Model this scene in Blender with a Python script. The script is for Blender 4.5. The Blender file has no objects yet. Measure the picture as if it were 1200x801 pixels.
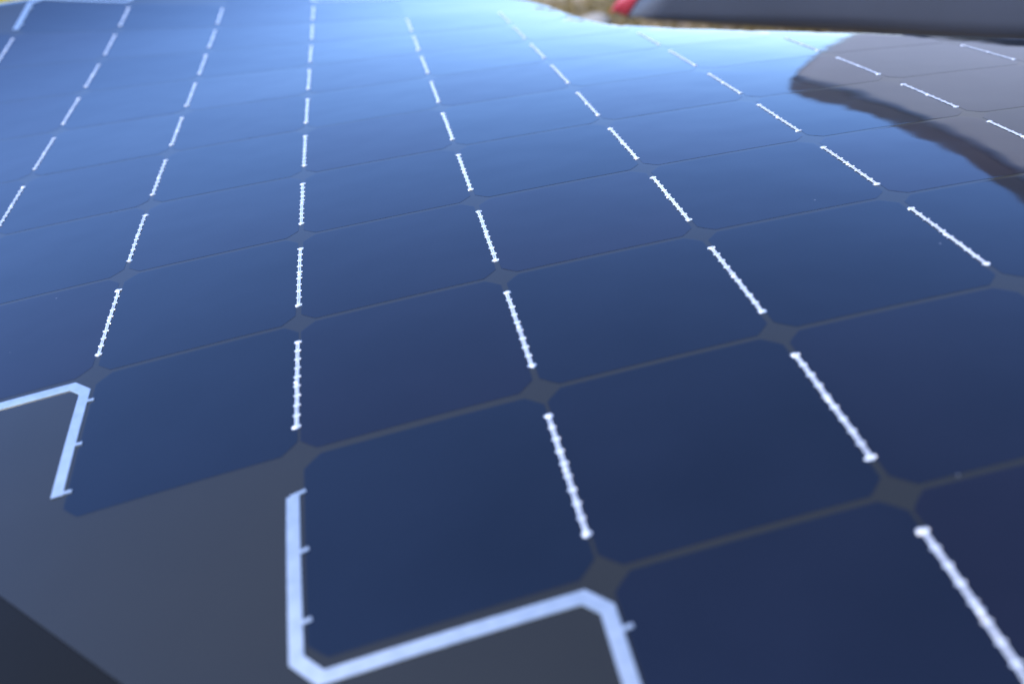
import bpy, bmesh, math, random
from mathutils import Matrix, Vector
random.seed(7)
scene = bpy.context.scene
COL = scene.collection

# ------------------------------------------------------------------ camera, light, exposure
P = 0.127                                    # pitch of the cells in metres
cam = bpy.data.cameras.new('camera')
cam.sensor_width = 36.0
cam.lens = 36.2754
cam.clip_start = 0.02
cam.clip_end = 4000.0
cam.dof.use_dof = True
cam.dof.focus_distance = 0.72
cam.dof.aperture_fstop = 4.7
cam_o = bpy.data.objects.new('camera', cam)
COL.objects.link(cam_o)
cam_o.matrix_world = Matrix(((0.97920426, 0.18827904, -0.07556474, 0.20493),
                             (-0.15583282, 0.45952770, -0.87438574, -0.44738),
                             (-0.12990442, 0.86797770, 0.47931153, 0.26477),
                             (0, 0, 0, 1)))
scene.camera = cam_o

SUN_AZ, SUN_EL = -108.0, 52.0                 # compass from +Y towards +X, height in degrees
world = bpy.data.worlds.new('World')
scene.world = world
world.use_nodes = True
wn = world.node_tree.nodes
sky = wn.new('ShaderNodeTexSky')
sky.sky_type = 'NISHITA'
sky.sun_disc = False
sky.sun_elevation = math.radians(SUN_EL)
sky.sun_rotation = math.radians(SUN_AZ)
sky.altitude = 300
sky.air_density = 1.0
sky.dust_density = 0.0
sky.ozone_density = 7.0
tint = wn.new('ShaderNodeMix')
tint.data_type = 'RGBA'
tint.blend_type = 'MULTIPLY'
tint.inputs['Factor'].default_value = 1.0
tint.inputs['B'].default_value = (0.94, 0.98, 1.19, 1.0)
world.node_tree.links.new(sky.outputs[0], tint.inputs['A'])
world.node_tree.links.new(tint.outputs['Result'], wn['Background'].inputs[0])
wn['Background'].inputs[1].default_value = 0.147

sun = bpy.data.lights.new('sun', 'SUN')
sun.energy = 2.0
sun.angle = math.radians(0.5)
sun.color = (1.0, 0.95, 0.88)
sun_o = bpy.data.objects.new('sun', sun)
COL.objects.link(sun_o)
a, e = math.radians(SUN_AZ), math.radians(SUN_EL)
sd = Vector((math.sin(a) * math.cos(e), math.cos(a) * math.cos(e), math.sin(e)))
sun_o.rotation_euler = sd.to_track_quat('Z', 'Y').to_euler()
sun_o.location = (-3, 0, 4)

scene.view_settings.view_transform = 'Standard'
scene.view_settings.look = 'None'
scene.view_settings.gamma = 1.0
scene.view_settings.use_curve_mapping = False
scene.view_settings.exposure = 1.62
scene.cycles.max_bounces = 8

GROUND_Z = -0.70

# ------------------------------------------------------------------ helpers
def tag(o, label=None, cat=None, group=None, kind=None):
    if label: o['label'] = label
    if cat: o['category'] = cat
    if group: o['group'] = group
    if kind: o['kind'] = kind
    return o

def link_mesh(name, verts, faces, mat, parent=None, smooth=True):
    me = bpy.data.meshes.new(name)
    me.from_pydata([tuple(v) for v in verts], [], faces)
    me.validate()
    me.materials.append(mat)
    if smooth:
        me.polygons.foreach_set('use_smooth', [True] * len(me.polygons))
    me.update()
    o = bpy.data.objects.new(name, me)
    COL.objects.link(o)
    if parent: o.parent = parent
    return o

def empty(name, loc=(0, 0, 0)):
    o = bpy.data.objects.new(name, None)
    o.empty_display_size = 0.05
    o.location = loc
    COL.objects.link(o)
    return o

class N:
    """tiny node-tree builder"""
    def __init__(s, name):
        s.m = bpy.data.materials.new(name)
        s.m.use_nodes = True
        s.t = s.m.node_tree
        s.b = s.t.nodes['Principled BSDF']
    def n(s, kind, **kw):
        x = s.t.nodes.new(kind)
        for k, v in kw.items(): setattr(x, k, v)
        return x
    def l(s, o, i): s.t.links.new(o, i)
    def set(s, **kw):
        for k, v in kw.items(): s.b.inputs[k.replace('_', ' ')].default_value = v

# ------------------------------------------------------------------ materials
def resin_normals(b, inp='Normal', dist=0.00019):
    """slow ripples of the glossy laminate plus a trace of orange peel"""
    tc = b.n('ShaderNodeTexCoord')
    n1 = b.n('ShaderNodeTexNoise'); n1.inputs['Scale'].default_value = 20; n1.inputs['Detail'].default_value = 1.0
    n2 = b.n('ShaderNodeTexNoise'); n2.inputs['Scale'].default_value = 90; n2.inputs['Detail'].default_value = 1.0
    b.l(tc.outputs['Object'], n1.inputs['Vector']); b.l(tc.outputs['Object'], n2.inputs['Vector'])
    m = b.n('ShaderNodeMath', operation='MULTIPLY_ADD')
    m.inputs[1].default_value = 0.006
    b.l(n2.outputs[0], m.inputs[0]); b.l(n1.outputs[0], m.inputs[2])
    bp = b.n('ShaderNodeBump'); bp.inputs['Strength'].default_value = 1.0; bp.inputs['Distance'].default_value = dist
    b.l(m.outputs[0], bp.inputs['Height'])
    b.l(bp.outputs[0], b.b.inputs[inp])
    return bp

def dust_mix(b, col_socket, amount=1.0):
    """sparse dust specks: every voronoi cell holds a speck, most are too small to show"""
    tc = b.n('ShaderNodeTexCoord')
    v = b.n('ShaderNodeTexVoronoi'); v.inputs['Scale'].default_value = 55
    b.l(tc.outputs['Object'], v.inputs['Vector'])
    sep = b.n('ShaderNodeSeparateColor'); b.l(v.outputs['Color'], sep.inputs[0])
    rad = b.n('ShaderNodeMapRange'); rad.inputs[1].default_value = 0.945; rad.inputs[2].default_value = 1.0
    rad.inputs[3].default_value = 0.0; rad.inputs[4].default_value = 0.065
    b.l(sep.outputs[0], rad.inputs[0])
    lt = b.n('ShaderNodeMath', operation='LESS_THAN')
    b.l(v.outputs['Distance'], lt.inputs[0]); b.l(rad.outputs[0], lt.inputs[1])
    k = b.n('ShaderNodeMath', operation='MULTIPLY'); k.inputs[1].default_value = 0.20 * amount
    b.l(lt.outputs[0], k.inputs[0])
    mix = b.n('ShaderNodeMix', data_type='RGBA')
    b.l(k.outputs[0], mix.inputs['Factor']); b.l(col_socket, mix.inputs['A'])
    mix.inputs['B'].default_value = (0.34, 0.36, 0.40, 1)
    b.l(mix.outputs['Result'], b.b.inputs['Base Color'])

def mat_cell():
    b = N('silicon_cell')
    oi = b.n('ShaderNodeObjectInfo')
    cr = b.n('ShaderNodeValToRGB')
    cr.color_ramp.elements[0].color = (0.0046, 0.0042, 0.0076, 1)
    cr.color_ramp.elements[1].color = (0.0070, 0.0042, 0.0074, 1)
    x = cr.color_ramp.elements.new(0.5); x.color = (0.0038, 0.0052, 0.0092, 1)
    b.l(oi.outputs['Random'], cr.inputs[0])
    tc = b.n('ShaderNodeTexCoord')
    nz = b.n('ShaderNodeTexNoise'); nz.inputs['Scale'].default_value = 14; nz.inputs['Detail'].default_value = 3
    b.l(tc.outputs['Object'], nz.inputs['Vector'])
    mr = b.n('ShaderNodeMapRange'); mr.inputs[1].default_value = .3; mr.inputs[2].default_value = .7
    mr.inputs[3].default_value = .85; mr.inputs[4].default_value = 1.18
    b.l(nz.outputs[0], mr.inputs[0])
    mul = b.n('ShaderNodeMix', data_type='RGBA', blend_type='MULTIPLY'); mul.inputs['Factor'].default_value = 1
    b.l(cr.outputs[0], mul.inputs['A']); b.l(mr.outputs[0], mul.inputs['B'])
    dust_mix(b, mul.outputs['Result'])
    b.set(IOR=1.49)
    sm = b.n('ShaderNodeTexNoise'); sm.inputs['Scale'].default_value = 17; sm.inputs['Detail'].default_value = 5
    b.l(tc.outputs['Object'], sm.inputs['Vector'])
    rr = b.n('ShaderNodeMapRange'); rr.inputs[1].default_value = .4; rr.inputs[2].default_value = .75
    rr.inputs[3].default_value = .022; rr.inputs[4].default_value = .075
    b.l(sm.outputs[0], rr.inputs[0]); b.l(rr.outputs[0], b.b.inputs['Roughness'])
    ripple = resin_normals(b)
    # every wafer lies in the laminate at a slightly different tilt
    wn_ = b.n('ShaderNodeTexWhiteNoise', noise_dimensions='1D')
    b.l(oi.outputs['Random'], wn_.inputs['W'])
    off = b.n('ShaderNodeVectorMath', operation='SUBTRACT'); off.inputs[1].default_value = (.5, .5, .5)
    b.l(wn_.outputs['Color'], off.inputs[0])
    dot = b.n('ShaderNodeVectorMath', operation='DOT_PRODUCT')
    b.l(off.outputs[0], dot.inputs[0]); b.l(tc.outputs['Object'], dot.inputs[1])
    tb = b.n('ShaderNodeBump'); tb.inputs['Strength'].default_value = 1.0; tb.inputs['Distance'].default_value = .012
    b.l(dot.outputs['Value'], tb.inputs['Height']); b.l(tb.outputs[0], ripple.inputs['Normal'])
    return b.m

def mat_backsheet():
    b = N('grey_backsheet')
    tc = b.n('ShaderNodeTexCoord')
    nz = b.n('ShaderNodeTexNoise'); nz.inputs['Scale'].default_value = 6; nz.inputs['Detail'].default_value = 4
    b.l(tc.outputs['Object'], nz.inputs['Vector'])
    cr = b.n('ShaderNodeValToRGB')
    cr.color_ramp.elements[0].position = .3; cr.color_ramp.elements[0].color = (0.0150, 0.0130, 0.0066, 1)
    cr.color_ramp.elements[1].position = .7; cr.color_ramp.elements[1].color = (0.0186, 0.0162, 0.0088, 1)
    b.l(nz.outputs[0], cr.inputs[0])
    dust_mix(b, cr.outputs[0], .7)
    b.set(Roughness=0.05, IOR=1.49)
    resin_normals(b)
    return b.m

def mat_dark_gloss():
    b = N('dark_gloss')
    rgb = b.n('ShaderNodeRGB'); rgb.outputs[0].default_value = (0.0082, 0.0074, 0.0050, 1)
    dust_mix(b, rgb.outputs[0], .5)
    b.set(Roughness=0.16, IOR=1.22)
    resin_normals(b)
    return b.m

def mat_ribbon():
    b = N('tinned_copper_ribbon')
    tc = b.n('ShaderNodeTexCoord')
    nz = b.n('ShaderNodeTexNoise'); nz.inputs['Scale'].default_value = 160; nz.inputs['Detail'].default_value = 3
    b.l(tc.outputs['Object'], nz.inputs['Vector'])
    cr = b.n('ShaderNodeValToRGB')
    cr.color_ramp.elements[0].position = .3; cr.color_ramp.elements[0].color = (0.46, 0.47, 0.435, 1)
    cr.color_ramp.elements[1].position = .7; cr.color_ramp.elements[1].color = (0.57, 0.57, 0.525, 1)
    b.l(nz.outputs[0], cr.inputs[0]); b.l(cr.outputs[0], b.b.inputs['Base Color'])
    b.set(Roughness=0.40, Metallic=0.85, Coat_Weight=1.0, Coat_Roughness=0.035, Coat_IOR=1.5)
    bp = b.n('ShaderNodeBump'); bp.inputs['Strength'].default_value = .25; bp.inputs['Distance'].default_value = .0003
    b.l(nz.outputs[0], bp.inputs['Height']); b.l(bp.outputs[0], b.b.inputs['Normal'])
    return b.m

def mat_solder():
    b = N('solder')
    tc = b.n('ShaderNodeTexCoord')
    nz = b.n('ShaderNodeTexNoise'); nz.inputs['Scale'].default_value = 220; nz.inputs['Detail'].default_value = 3
    b.l(tc.outputs['Object'], nz.inputs['Vector'])
    cr = b.n('ShaderNodeValToRGB')
    cr.color_ramp.elements[0].position = .32; cr.color_ramp.elements[0].color = (0.48, 0.47, 0.46, 1)
    cr.color_ramp.elements[1].position = .6; cr.color_ramp.elements[1].color = (0.74, 0.72, 0.69, 1)
    x = cr.color_ramp.elements.new(.80); x.color = (0.74, 0.60, 0.42, 1)
    b.l(nz.outputs[0], cr.inputs[0]); b.l(cr.outputs[0], b.b.inputs['Base Color'])
    b.set(Roughness=0.45, Metallic=0.35, Coat_Weight=1.0, Coat_Roughness=0.05, Coat_IOR=1.55)
    return b.m

def mat_plain(name, col, rough=.4, metal=0.0, var=.15, scale=5.0, spec=.5):
    b = N(name)
    tc = b.n('ShaderNodeTexCoord')
    nz = b.n('ShaderNodeTexNoise'); nz.inputs['Scale'].default_value = scale; nz.inputs['Detail'].default_value = 4
    b.l(tc.outputs['Object'], nz.inputs['Vector'])
    cr = b.n('ShaderNodeValToRGB')
    cr.color_ramp.elements[0].position = .3; cr.color_ramp.elements[0].color = tuple(c * (1 - var) for c in col) + (1,)
    cr.color_ramp.elements[1].position = .7; cr.color_ramp.elements[1].color = tuple(min(1, c * (1 + var)) for c in col) + (1,)
    b.l(nz.outputs[0], cr.inputs[0]); b.l(cr.outputs[0], b.b.inputs['Base Color'])
    b.set(Roughness=rough, Metallic=metal, Specular_IOR_Level=spec)
    return b.m

def mat_ground():
    b = N('dry_ground')
    tc = b.n('ShaderNodeTexCoord')
    n1 = b.n('ShaderNodeTexNoise'); n1.inputs['Scale'].default_value = .9; n1.inputs['Detail'].default_value = 5
    n2 = b.n('ShaderNodeTexNoise'); n2.inputs['Scale'].default_value = 26; n2.inputs['Detail'].default_value = 4
    b.l(tc.outputs['Object'], n1.inputs['Vector']); b.l(tc.outputs['Object'], n2.inputs['Vector'])
    cr = b.n('ShaderNodeValToRGB')
    cr.color_ramp.elements[0].position = .38; cr.color_ramp.elements[0].color = (0.062, 0.050, 0.020, 1)
    cr.color_ramp.elements[1].position = .62; cr.color_ramp.elements[1].color = (0.33, 0.25, 0.18, 1)
    x = cr.color_ramp.elements.new(.5); x.color = (0.21, 0.150, 0.062, 1)
    b.l(n1.outputs[0], cr.inputs[0])
    mr = b.n('ShaderNodeMapRange'); mr.inputs[1].default_value = .3; mr.inputs[2].default_value = .7
    mr.inputs[3].default_value = .6; mr.inputs[4].default_value = 1.3
    b.l(n2.outputs[0], mr.inputs[0])
    mul = b.n('ShaderNodeMix', data_type='RGBA', blend_type='MULTIPLY'); mul.inputs['Factor'].default_value = 1
    b.l(cr.outputs[0], mul.inputs['A']); b.l(mr.outputs[0], mul.inputs['B'])
    b.l(mul.outputs['Result'], b.b.inputs['Base Color'])
    b.set(Roughness=.95, Specular_IOR_Level=.2)
    bp = b.n('ShaderNodeBump'); bp.inputs['Distance'].default_value = .02
    b.l(n2.outputs[0], bp.inputs['Height']); b.l(bp.outputs[0], b.b.inputs['Normal'])
    return b.m

M_CELL, M_BACK, M_DARK_GLOSS, M_RIB, M_SOLD = mat_cell(), mat_backsheet(), mat_dark_gloss(), mat_ribbon(), mat_solder()
M_GROUND = mat_ground()

# ------------------------------------------------------------------ the curved deck
KV = 1.008560286480291
S = (-0.00575922924575,
     -0.0171103578504,
     -0.00599935876599,
     -9.26682995382e-05,
     0.00143148215424,
     0.000304399421554,
     0.000909092343335,
     -0.000108810705083,
     -6.7464284926e-05,
     -0.000167897636412,
     -0.000279401045037,
     -0.000111828538476,
     0.000268616135034,
     9.68610899753e-05,
     0.000645470990931)

def lerp_table(t, x):
    if x <= t[0][0]:
        s = (t[1][1] - t[0][1]) / (t[1][0] - t[0][0])
        return t[0][1] + s * (x - t[0][0])
    for (x0, y0), (x1, y1) in zip(t, t[1:]):
        if x <= x1:
            return y0 + (y1 - y0) * (x - x0) / (x1 - x0)
    s = (t[-1][1] - t[-2][1]) / (t[-1][0] - t[-2][0])
    return t[-1][1] + s * (x - t[-1][0])

V_HI = [(-4.2, 7.5), (-2.31, 8.78), (-1.92, 9.02), (-1.0, 9.65), (0.0, 10.1), (1.0, 10.2), (2.0, 10.0), (2.5, 9.7), (2.9, 9.3),
        (3.27, 8.78), (3.43, 8.5), (3.56, 8.05), (3.64, 7.5), (3.73, 6.9), (3.9, 6.42), (4.4, 5.84), (5.0, 5.26), (5.56, 4.79), (6.53, 3.91), (9.0, 1.6)]
def v_hi(u): return lerp_table(V_HI, u)
def v_lo(u): return -0.437 - 1.038 * u

def poly(u, v):
    x, y = u - 2.0, v * KV - 3.0
    return (S[0]*x*x + S[1]*x*y + S[2]*y*y + S[3]*x**3 + S[4]*x*x*y + S[5]*x*y*y + S[6]*y**3
            + S[7]*x**4 + S[8]*x**3*y + S[9]*x*x*y*y + S[10]*x*y**3 + S[11]*y**4
            + .1 * (S[12]*x*y**4 + S[13]*y**5 + S[14]*x*x*y**3))

def height(u, v):
    h = poly(u, v)
    d = v - v_hi(u)
    if d > 0: h -= 0.8 * d * d
    return h

def pt(u, v, lift=0.0):
    """point on the deck, lifted by some metres along the surface normal"""
    h = height(u, v)
    p = Vector((u * P, v * KV * P, h * P))
    if lift:
        d = 1e-3
        n = Vector((-(height(u + d, v) - h) / d, -(height(u, v + d) - h) / (d * KV), 1.0)).normalized()
        p += n * lift
    return p

panel = empty('solar_panel', (1.5 * P, 3 * P, GROUND_Z))
tag(panel, 'glossy curved panel of navy blue solar cells joined by silvery metal strips, filling the foreground', 'solar panel')
panel_inv = Matrix.Translation(-Vector(panel.location))
def part(name, verts, faces, mat, parent=panel, smooth=True):
    o = link_mesh(name, [v - Vector(panel.location) for v in verts] if parent is panel else verts, faces, mat, parent, smooth)
    return o

def even(t, u, a, b): return t
def at_edge(t, u, a, b):
    """spend the last rows on the rolled edge, so that a row of vertices runs along its start"""
    k = (v_hi(u) - a) / (b - a)
    return k * t / .88 if t < .88 else k + (1 - k) * (t - .88) / .12

def grid_part(name, us, vfun, nv, mat, skirt, lift=0.0, knee=even):
    """sheet over a list of u and nv steps between two v limits, its rim carried down to a skirt"""
    verts, faces = [], []
    nu = len(us)
    for u in us:
        a, b = vfun(u)
        for j in range(nv):
            verts.append(pt(u, a + (b - a) * knee(j / (nv - 1), u, a, b), lift))
    I = lambda i, j: i * nv + j
    for i in range(nu - 1):
        for j in range(nv - 1):
            faces.append((I(i, j), I(i + 1, j), I(i + 1, j + 1), I(i, j + 1)))
    rim = [I(i, 0) for i in range(nu)] + [I(nu - 1, j) for j in range(1, nv)] \
        + [I(i, nv - 1) for i in range(nu - 2, -1, -1)] + [I(0, j) for j in range(nv - 2, 0, -1)]
    base = len(verts)
    for r in rim:
        v = verts[r]; verts.append(v.copy()); verts.append(Vector((v.x, v.y, v.z - skirt)))
    n = len(rim)
    for k in range(n):                        # own vertices, so that the rim stays a crisp edge
        k2 = (k + 1) % n
        faces.append((base + 2*k, base + 2*k + 1, base + 2*k2 + 1, base + 2*k2))
    o = part(name, verts, faces, mat)
    return o

def frange(a, b, n): return [a + (b - a) * i / (n - 1) for i in range(n)]

grid_part('backsheet', frange(-4.2, 9.0, 200), lambda u: (v_lo(u), v_hi(u) + 0.5), 201, M_BACK, 0.02, 0.0, at_edge)
grid_part('dark_edge_sheet', frange(-4.2, 9.0, 89), lambda u: (v_lo(u) - 1.8, v_lo(u) - 0.004), 16, M_DARK_GLOSS, 0.03, 0.0001)  # separate dark glossy sheet continuing the deck past its near diagonal edge

# ---- body sides below the deck, down to just above the ground
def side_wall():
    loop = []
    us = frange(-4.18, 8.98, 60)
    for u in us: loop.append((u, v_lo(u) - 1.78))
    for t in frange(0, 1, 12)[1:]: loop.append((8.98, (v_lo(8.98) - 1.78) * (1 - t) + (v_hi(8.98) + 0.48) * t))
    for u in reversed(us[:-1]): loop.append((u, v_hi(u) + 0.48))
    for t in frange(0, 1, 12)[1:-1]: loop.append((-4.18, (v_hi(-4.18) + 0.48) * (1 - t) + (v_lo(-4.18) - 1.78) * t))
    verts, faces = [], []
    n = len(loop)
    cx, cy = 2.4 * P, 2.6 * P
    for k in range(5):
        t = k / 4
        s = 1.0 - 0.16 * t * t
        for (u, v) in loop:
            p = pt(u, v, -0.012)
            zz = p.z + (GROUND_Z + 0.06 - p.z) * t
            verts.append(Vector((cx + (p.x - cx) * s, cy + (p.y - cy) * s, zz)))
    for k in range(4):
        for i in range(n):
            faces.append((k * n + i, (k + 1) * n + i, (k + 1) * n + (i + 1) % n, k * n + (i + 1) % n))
    return part('body_side', verts, faces, M_DARK_GLOSS)
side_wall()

# ---- cells
HALF = 0.4862
R_CUT = 0.640
def cell_outline():
    y = math.sqrt(R_CUT ** 2 - HALF ** 2)
    a0 = math.atan2(y, HALF); a1 = math.pi / 2 - a0
    pts = []
    for q in range(4):
        arc = [(R_CUT * math.cos(a0 + (a1 - a0) * t / 6), R_CUT * math.sin(a0 + (a1 - a0) * t / 6)) for t in range(7)]
        for x, yy in arc:
            c, s = math.cos(q * math.pi / 2), math.sin(q * math.pi / 2)
            pts.append((round(c * x - s * yy, 6), round(s * x + c * yy, 6)))
        # straight run to the next corner, cut in pieces
        c, s = math.cos(q * math.pi / 2), math.sin(q * math.pi / 2)
        for t in range(1, 6):
            x = y - 2 * y * t / 6
            pts.append((c * x - s * HALF, s * x + c * HALF))
    return pts
OUT = cell_outline()
FACET = 0.0                                  # how far a stiff wafer stays flatter than the curved deck
SHIFT = {(0, 0): (.017, .0), (1, -1): (.015, -.012), (2, -2): (.014, 0)}
def cell_mesh(i, j):
    cu, cv = i + .5, j + .5
    du, dv = SHIFT.get((i, j), (0, 0))      # the hand-laid end cells sit a little off the grid
    cu += du; cv += dv
    corners = [pt(i + dx, j + dy) for dx, dy in ((0, 0), (1, 0), (1, 1), (0, 1))]
    tilt = (random.gauss(0, .00001), random.gauss(0, .00001))
    def P3(x, y, lift):
        a, b = x + .5, y + .5
        flat = (corners[0] * (1 - a) * (1 - b) + corners[1] * a * (1 - b) + corners[2] * a * b + corners[3] * (1 - a) * b)
        cur = pt(cu + x, cv + y, lift)
        dz = (flat.z - pt(cu + x, cv + y).z)
        # edges stay on the deck: blend the flattening with a dome that is level at the rim
        cur.z += dz * FACET + tilt[0] * x * 2 + tilt[1] * y * 2
        return cur
    rings = [(0.0, .00012), (.2, .00012), (.4, .00012), (.6, .00012), (.78, .00012), (.9, .00012), (.965, .00012), (.986, .00012), (.993, .00012), (1.0, .00011), (1.0, .00011), (1.0, -.0006)]
    if any(j + b > v_hi(i + a) - .05 for a in (0, 1) for b in (0, 1)):      # cells that bend over the far edge
        rings = [(0.0, .00012)] + [(t / 24, .00012) for t in range(1, 24)] + rings[-4:]
    verts, faces = [P3(0, 0, rings[0][1])], []
    n = len(OUT)
    for s, l in rings[1:]:
        for (x, y) in OUT: verts.append(P3(x * s, y * s, l))
    for k in range(n): faces.append((0, 1 + k, 1 + (k + 1) % n))
    for r in range(len(rings) - 2):
        if r == len(rings) - 4: continue     # the rim is split there, so the wafer edge stays crisp
        b0, b1 = 1 + r * n, 1 + (r + 1) * n
        for k in range(n): faces.append((b0 + k, b1 + k, b1 + (k + 1) % n, b0 + (k + 1) % n))
    return verts, faces

def present(i, j):
    lo = {-4: 3, -3: 2, -2: 1, -1: 1, 0: 0, 1: -1, 2: -2, 3: -3, 4: -4, 5: -4, 6: -4, 7: -4}
    hi = {-4: 6, -3: 7, -2: 8, -1: 8, 0: 9, 1: 8, 2: 7}
    if i not in lo or j < lo[i] or j > hi.get(i, 20): return False
    return (j + .5) < v_hi(i + .5) + .12

cam_inv = cam_o.matrix_world.inverted()
def on_screen(p):
    """projected size helper: which cells of the array the photograph shows at all"""
    c = cam_inv @ p
    if c.z > -0.02: return None
    f = cam.lens / cam.sensor_width
    return (.5 + f * c.x / -c.z, .5 + f * c.y / -c.z * 1200 / 801)
def shows(i, j):
    q = [on_screen(pt(i + a, j + b)) for a in (0, .5, 1) for b in (0, .5, 1)]
    q = [x for x in q if x]
    if not q: return False
    xs, ys = [x[0] for x in q], [x[1] for x in q]
    m = .10
    return max(xs) > -m and min(xs) < 1 + m and max(ys) > -m and min(ys) < 1 + m
def image_size(i, j):
    q = [on_screen(pt(i + a, j + b)) for a in (0, 1) for b in (0, 1)]
    if any(x is None for x in q): return 9
    return (max(x[0] for x in q) - min(x[0] for x in q)) * (max(x[1] for x in q) - min(x[1] for x in q))

cells = [(i, j) for i in range(-4, 8) for j in range(-4, 11) if present(i, j) and shows(i, j)]
cells.sort(key=lambda c: -image_size(*c))
cell_set = set(cells)
print('CELLS', len(cells))
rest_v, rest_f = [], []
for n_, (i, j) in enumerate(cells):
    v, f = cell_mesh(i, j)
    if n_ < 98:
        part('solar_cell', v, f, M_CELL)
    else:
        b = len(rest_v); rest_v += v; rest_f += [tuple(b + k for k in q) for q in f]
if rest_v:
    tag(part('solar_cells', rest_v, rest_f, M_CELL), kind='stuff')

# ---- chain-shaped interconnects between neighbouring cells (parts), solder dots on their nodes (sub-parts)
def interconnect(i, j):
    NSEG = 9
    v0, v1 = j + .185, j + .822
    verts, faces = [], []
    top = .0006
    def strip(pts, w0):
        """flat ribbon along a list of (u, v), w0 = half-width list, with a small thickness"""
        b = len(verts)
        for k, (u, v) in enumerate(pts):
            a = pts[max(0, k - 1)]; c = pts[min(len(pts) - 1, k + 1)]
            dx, dy = c[0] - a[0], c[1] - a[1]
            L = math.hypot(dx, dy) or 1
            nx, ny = -dy / L, dx / L
            for s, l in ((-1, .0003), (-1, top), (1, top), (1, .0003)):
                verts.append(pt(u + nx * w0[k] * s, v + ny * w0[k] * s, l))
        for k in range(len(pts) - 1):
            for q in range(4):
                faces.append((b + k*4 + q, b + k*4 + (q + 1) % 4, b + (k+1)*4 + (q + 1) % 4, b + (k+1)*4 + q))
        faces.append(tuple(b + q for q in range(4))); e_ = b + (len(pts) - 1) * 4
        faces.append(tuple(e_ + 3 - q for q in range(4)))
    jit = [random.gauss(0, .0006) for _ in range(NSEG + 1)]
    for side in (-1, 1):                      # two wavy rails that meet at every node
        pts, w = [], []
        for s in range(NSEG * 6 + 1):
            t = s / (NSEG * 6)
            ph = (s % 6) / 6
            bow = math.sin(math.pi * ph) ** 0.8 if ph else 0
            pts.append((i + side * (.0027 + .0022 * bow) + jit[s // 6] * (1 - ph) + jit[min(NSEG, s // 6 + 1)] * ph, v0 + (v1 - v0) * t))
            w.append(.0034)
        strip(pts, w)
    for k in range(1, NSEG):                  # little ears at the nodes
        v = v0 + (v1 - v0) * k / NSEG
        r = .0146 + random.uniform(-.0012, .0012)
        strip([(i - r + jit[k], v), (i - r * .5 + jit[k], v), (i + r * .5 + jit[k], v), (i + r + jit[k], v)], [.0050, .0080, .0080, .0050])
    for v in (v0 - .004, v1 + .004):          # cross bars at the ends
        strip([(i - .0165, v), (i, v), (i + .0165, v)], [.006, .009, .006])
    return part('interconnect', verts, faces, M_SOLD)

def blob(u, v, ru, rv, h, verts, faces):
    b = len(verts); n = 10
    verts.append(pt(u, v, .0006 + h))
    for ring, l in ((.6, .0006 + h * .75), (1.0, .0004), (1.0, .0001)):
        for k in range(n):
            a_ = 2 * math.pi * k / n
            q = 1 + .18 * math.sin(3 * a_ + u * 9 + v * 5)
            verts.append(pt(u + ru * ring * math.cos(a_) * q, v + rv * ring * math.sin(a_) * q, l))
    for k in range(n): faces.append((b, b + 1 + k, b + 1 + (k + 1) % n))
    for r in range(2):
        for k in range(n): faces.append((b+1+r*n+k, b+1+(r+1)*n+k, b+1+(r+1)*n+(k+1) % n, b+1+r*n+(k+1) % n))

joints = [(i, j) for (i, j) in cells if (i - 1, j) in cell_set]
for n_, (i, j) in enumerate(joints):
    ic = interconnect(i, j)
    for k in (0, 1, 2):
        verts, faces = [], []
        v = j + (.18, .5, .826)[k] + (random.gauss(0, .012) if k == 1 else 0)
        blob(i + random.gauss(0, .003), v, (.017 if k != 1 else .0125), .013, .0004, verts, faces)
        o = link_mesh('solder_joint', [q - Vector(panel.location) for q in verts], faces, M_SOLD, ic)
print('JOINTS', len(joints))

# ---- flat bus ribbons with their tabs
def ribbon_path(pts, hw, lift0=.0002, lift1=.0007, sub=14):
    fine, hws = [], []
    for a_, b_ in zip(pts, pts[1:]):
        L = math.hypot(b_[0] - a_[0], b_[1] - a_[1])
        k = max(1, int(L * sub))
        for t in range(k): fine.append((a_[0] + (b_[0] - a_[0]) * t / k, a_[1] + (b_[1] - a_[1]) * t / k))
    fine.append(pts[-1])
    verts, faces = [], []
    n = len(fine)
    for k, (u, v) in enumerate(fine):
        a_, c_ = fine[max(0, k - 1)], fine[min(n - 1, k + 1)]
        d0 = Vector((u - a_[0], v - a_[1])); d1 = Vector((c_[0] - u, c_[1] - v))
        if d0.length < 1e-9: d0 = d1
        if d1.length < 1e-9: d1 = d0
        d0.normalize(); d1.normalize()
        t = (d0 + d1).normalized()
        nx, ny = -t.y, t.x
        m = hw / max(.5, t.dot(d0))
        for s, l in ((-1, lift0), (-.94, lift1), (.94, lift1), (1, lift0)):
            verts.append(pt(u + nx * m * s, v + ny * m * s, l))
    for k in range(n - 1):
        for q in range(3):
            faces.append((k*4 + q, (k+1)*4 + q, (k+1)*4 + q + 1, k*4 + q + 1))
    faces.append((0, 1, 2, 3)); faces.append(tuple((n - 1) * 4 + q for q in (3, 2, 1, 0)))
    return verts, faces

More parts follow.
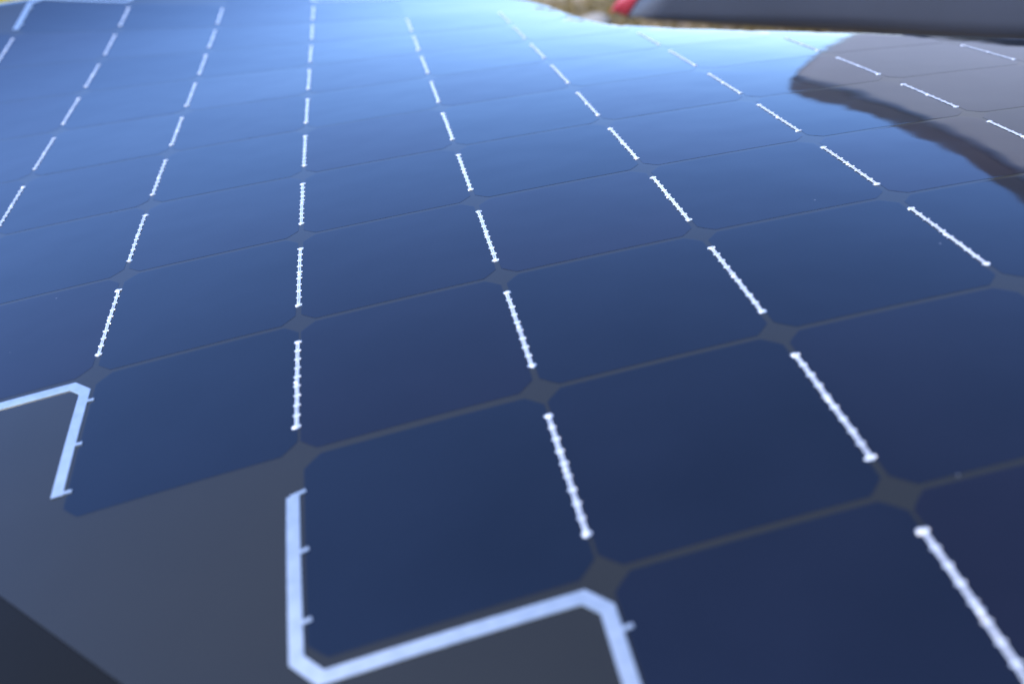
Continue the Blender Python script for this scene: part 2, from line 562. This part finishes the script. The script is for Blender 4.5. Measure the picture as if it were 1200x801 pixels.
def bus_ribbon(pts, tabs, hw=.0265):
    v, f = ribbon_path(pts, hw)
    r = part('bus_ribbon', v, f, M_RIB, smooth=False)
    for (a_, b_, w) in tabs:
        v, f = ribbon_path([a_, b_], w, .0002, .0008, 60)
        link_mesh('ribbon_tab', [q - Vector(panel.location) for q in v], f, M_RIB, r, False)
    return r
TW = .0085
bus_ribbon([(-4.0, .955), (-1.0, .955), (-.085, .948), (-.014, .875), (-.011, .165)],
           [((.008, .792), (.044, .79), TW), ((.008, .48), (.044, .478), TW), ((.004, .178), (.052, .176), TW)])
bus_ribbon([(.985, -.236), (.987, -.5), (.993, -.975), (1.072, -1.066), (1.93, -1.066), (1.992, -1.135), (1.995, -1.9)],
           [((.975, -.236), (1.036, -.222), TW), ((1.0, -.53), (1.044, -.522), TW), ((1.0, -.84), (1.048, -.832), TW),
            ((2.012, -1.222), (2.05, -1.218), TW), ((2.012, -1.55), (2.034, -1.55), TW), ((2.012, -1.85), (2.034, -1.85), TW)])
bus_ribbon([(-2.03, 8.10), (-2.03, 8.90), (-1.93, 9.06), (-1.07, 9.06), (-1.02, 9.13), (-1.02, 9.55)],
           [((-2.01, 8.25), (-1.975, 8.25), TW), ((-2.01, 8.75), (-1.975, 8.75), TW)])
bus_ribbon([(.985, 9.9), (.985, 9.27), (1.06, 9.19), (1.93, 9.19), (2.0, 9.27), (2.0, 9.6)],
           [((1.0, 9.6), (1.04, 9.6), TW)])

# ------------------------------------------------------------------ ground and the things beyond the panel
def ground():
    rs = [0, 1, 2, 3, 4, 5, 6, 7, 8, 9, 10, 12, 14, 17, 21, 26, 35, 50, 80, 140, 260, 600, 1500]
    seg = 72
    verts, faces = [Vector((0, 0, GROUND_Z))], []
    for r in rs[1:]:
        for k in range(seg):
            a_ = 2 * math.pi * k / seg
            z = GROUND_Z + (random.uniform(-.012, .012) if 1 < r < 60 else 0)
            verts.append(Vector((r * math.sin(a_), r * math.cos(a_), z)))
    for k in range(seg): faces.append((0, 1 + (k + 1) % seg, 1 + k))
    for r in range(len(rs) - 2):
        for k in range(seg):
            faces.append((1 + r*seg + k, 1 + r*seg + (k + 1) % seg, 1 + (r+1)*seg + (k + 1) % seg, 1 + (r+1)*seg + k))
    o = link_mesh('ground', verts, faces, M_GROUND)
    tag(o, kind='structure')
ground()

def grass(name, label, pick, count, col, hmin, hmax, var=.3):
    verts, faces = [], []
    for _ in range(count):
        x, y = pick()
        h = random.uniform(hmin, hmax); w = random.uniform(.004, .009)
        a_ = random.uniform(0, 2 * math.pi); l = random.uniform(.1, .7) * h
        ca, sa = math.cos(a_), math.sin(a_)
        b = len(verts)
        z0 = GROUND_Z - .012
        verts += [Vector((x - ca * w, y - sa * w, z0)), Vector((x + ca * w, y + sa * w, z0)),
                  Vector((x + ca * w * .7 - sa * l * .4, y + sa * w * .7 + ca * l * .4, z0 + h * .6)),
                  Vector((x - ca * w * .7 - sa * l * .4, y - sa * w * .7 + ca * l * .4, z0 + h * .6)),
                  Vector((x - sa * l, y + ca * l, z0 + h))]
        faces += [(b, b + 1, b + 2, b + 3), (b + 3, b + 2, b + 4)]
    o = link_mesh(name, verts, faces, mat_plain(name + '_blades', col, .8, 0, var, 3.0, .2))
    tag(o, label, 'grass', kind='stuff')

def polar(a0, a1, r0, r1):
    def f():
        a_ = math.radians(random.triangular(a0, a1)); r = random.triangular(r0, r1)
        return .2 + r * math.sin(a_), -.45 + r * math.cos(a_)
    return f
grass('yellow_grass', 'yellow dry grass standing in the sun beyond the far left corner of the panel', polar(-36, -13.0, 6.8, 12), 5000, (.46, .36, .05), .10, .30)
grass('olive_grass', 'olive and brown tufts of grass on the ground beside the dark car', polar(2, 42, 2.3, 5.6), 9000, (.15, .105, .025), .02, .05)

# ---- white stone
def stone():
    bm = bmesh.new()
    bmesh.ops.create_icosphere(bm, subdivisions=3, radius=1)
    for v in bm.verts:
        n = v.co.normalized()
        k = 1 + .12 * math.sin(3 * n.x + 1) * math.cos(4 * n.y) + .07 * math.sin(7 * n.z + 5 * n.x)
        v.co = Vector((n.x * .075 * k, n.y * .055 * k, n.z * .035 * k))
    me = bpy.data.meshes.new('stone'); bm.to_mesh(me); bm.free()
    me.materials.append(mat_plain('pale_stone', (.30, .27, .22), .8, 0, .12, 20))
    me.polygons.foreach_set('use_smooth', [True] * len(me.polygons))
    o = bpy.data.objects.new('stone', me); COL.objects.link(o)
    az = math.radians(11.8); r = 4.35
    o.location = (.205 + r * math.sin(az), -.448 + r * math.cos(az), GROUND_Z + .022)
    tag(o, 'pale stone lying among the grass just left of the dark car', 'stone')
stone()

# ---- the dark car beyond the right edge of the panel; its own frame: s along it, d away from us, z up
AZ = math.radians(28); D0 = 2.6
N_ = Vector((math.sin(AZ), math.cos(AZ), 0)); S_ = Vector((math.cos(AZ), -math.sin(AZ), 0))
O_ = Vector((.205, -.448, 0)) + N_ * D0
car = empty('parked_car', (O_.x + S_.x * .6 + N_.x * .7, O_.y + S_.y * .6 + N_.y * .7, GROUND_Z))
tag(car, 'dark grey car with a red stripe on its tip and a raised pale cover', 'car')
def W(s, d, z): return O_ + S_ * s + N_ * d + Vector((0, 0, z))
def cpart(name, verts, faces, mat, parent=car, smooth=True):
    return link_mesh(name, [v - Vector(car.location) for v in verts], faces, mat, parent, smooth)

M_SLATE = mat_plain('dark_grey_paint', (.074, .079, .095), .35, 0, .10, 3)
M_RED = mat_plain('red_stripe_paint', (.40, .035, .045), .35, 0, .08, 8)
M_PALE = mat_plain('pale_cover', (.56, .54, .545), .5, 0, .05, 4)
M_BLACK = mat_plain('black_trim', (.010, .010, .012), .45, 0, .1, 8)
M_RIM = mat_plain('dark_rim', (.14, .13, .13), .5, 0, .1, 8)

STN = [(-.690, -.300, -.262), (-.66, -.314, -.225), (-.60, -.332, -.175), (-.52, -.342, -.125), (-.40, -.361, -.07), (-.25, -.380, -.02),
       (-.05, -.405, .015), (.25, -.442, .02), (.7, -.48, .02), (1.3, -.49, .01), (1.9, -.46, -.03), (2.1, -.36, -.12)]
def body_ring(s, zb, zt, n=28):
    zm, hz = (zb + zt) / 2, (zt - zb) / 2
    depth = min(1.3, .35 + (s + .69) * 1.6)
    ring = []
    for k in range(n):
        a_ = 2 * math.pi * k / n
        c, q = math.cos(a_), math.sin(a_)
        z_ = zm + hz * math.copysign(abs(q) ** .25, q)
        ring.append(W(s + (z_ + .29) * .8, depth / 2 - depth / 2 * math.copysign(abs(c) ** .22, c), zm + hz * math.copysign(abs(q) ** .25, q)))
    return ring
def loft(rings):
    verts, faces = [], []
    n = len(rings[0])
    for r in rings: verts += r
    for i in range(len(rings) - 1):
        for k in range(n): faces.append((i*n + k, i*n + (k + 1) % n, (i+1)*n + (k + 1) % n, (i+1)*n + k))
    faces.append(tuple(range(n - 1, -1, -1))); faces.append(tuple((len(rings) - 1) * n + k for k in range(n)))
    return verts, faces
def stn(s):
    for (a_, b0, t0), (c_, b1, t1) in zip(STN, STN[1:]):
        if s <= c_:
            t = max(0, (s - a_) / (c_ - a_)); return (b0 + (b1 - b0) * t, t0 + (t1 - t0) * t)
    return STN[-1][1:]
v, f = loft([body_ring(s, *stn(s)) for s in frange(-.646, 2.1, 34)])
cpart('body', v, f, M_SLATE)
v, f = loft([body_ring(s, *stn(s)) for s in frange(-.703, -.648, 6)])
cpart('stripe', v, f, M_RED)

# raised cover: pale face inside a dark rim, both with real thickness
OUTER = [(-.062, .005), (-.081, .031), (-.167, .144), (-.217, .23), (-.252, .302), (-.252, .350), (-.179, .394), (-.099, .420), (-.019, .468), (.04, .516),
         (.10, .560), (.16, .612), (.23, .705), (.30, .780), (.42, .90), (.60, 1.0), (.9, 1.05), (1.3, 1.0), (1.6, .8), (1.75, .45), (1.8, .02)]
INNER = [(-.058, .005), (-.077, .031), (-.163, .144), (-.213, .23), (-.244, .290), (-.232, .303), (-.178, .325), (-.098, .358), (-.019, .402), (.04, .445),
         (.10, .487), (.16, .540), (.235, .620), (.30, .685), (.42, .80), (.60, .90), (.9, .95), (1.28, .90), (1.52, .74), (1.66, .43), (1.71, .02)]
def slab(name, outline, d0, d1, mat, lean=.0):
    n = len(outline)
    verts = [W(s, d0 + lean * z, z) for s, z in outline] + [W(s, d1 + lean * z, z) for s, z in outline]
    faces = [tuple(range(n)), tuple(range(2 * n - 1, n - 1, -1))]
    faces += [(k, k + n, (k + 1) % n + n, (k + 1) % n) for k in range(n)]
    return cpart(name, verts, faces, mat, smooth=False)
slab('cover', INNER, .0, .03, M_PALE)
n = len(OUTER)
verts, faces = [], []
for d in (-.012, .05):
    verts += [W(s, d, z) for s, z in OUTER]; verts += [W(s, d, z) for s, z in INNER]
for k in range(n - 1):
    faces += [(k, k + 1, n + k + 1, n + k), (2*n + k, 3*n + k, 3*n + k + 1, 2*n + k + 1),
              (k, 2*n + k, 2*n + k + 1, k + 1), (n + k, n + k + 1, 3*n + k + 1, 3*n + k)]
cpart('cover_rim', verts, faces, M_RIM, smooth=False)
# black sill below the cover
b_out = [(.0, -.03), (1.82, -.03), (1.82, .055), (.27, .062), (.03, .035)]
slab('sill', b_out, -.03, .02, M_BLACK)
# wheels under the body
def wheel(s, d):
    r, w = .20, .09
    prof = [(.02, .5), (.10, .46), (.13, .34), (.15, .5), (.19, .5), (.2, .40), (.2, -.40), (.19, -.5), (.15, -.5), (.13, -.34), (.02, -.4)]
    verts, faces = [], []
    seg = 28
    for k in range(seg):
        a_ = 2 * math.pi * k / seg
        for (rr, ww) in prof: verts.append(W(s + rr * math.cos(a_), d - ww * w, GROUND_Z + r + rr * math.sin(a_)))
    m = len(prof)
    for k in range(seg):
        for q in range(m - 1): faces.append((k*m + q, ((k+1) % seg)*m + q, ((k+1) % seg)*m + q + 1, k*m + q + 1))
    cpart('wheel', verts, faces, M_BLACK)
for s in (.35, 1.55):
    for d in (.30, 1.0): wheel(s, d)
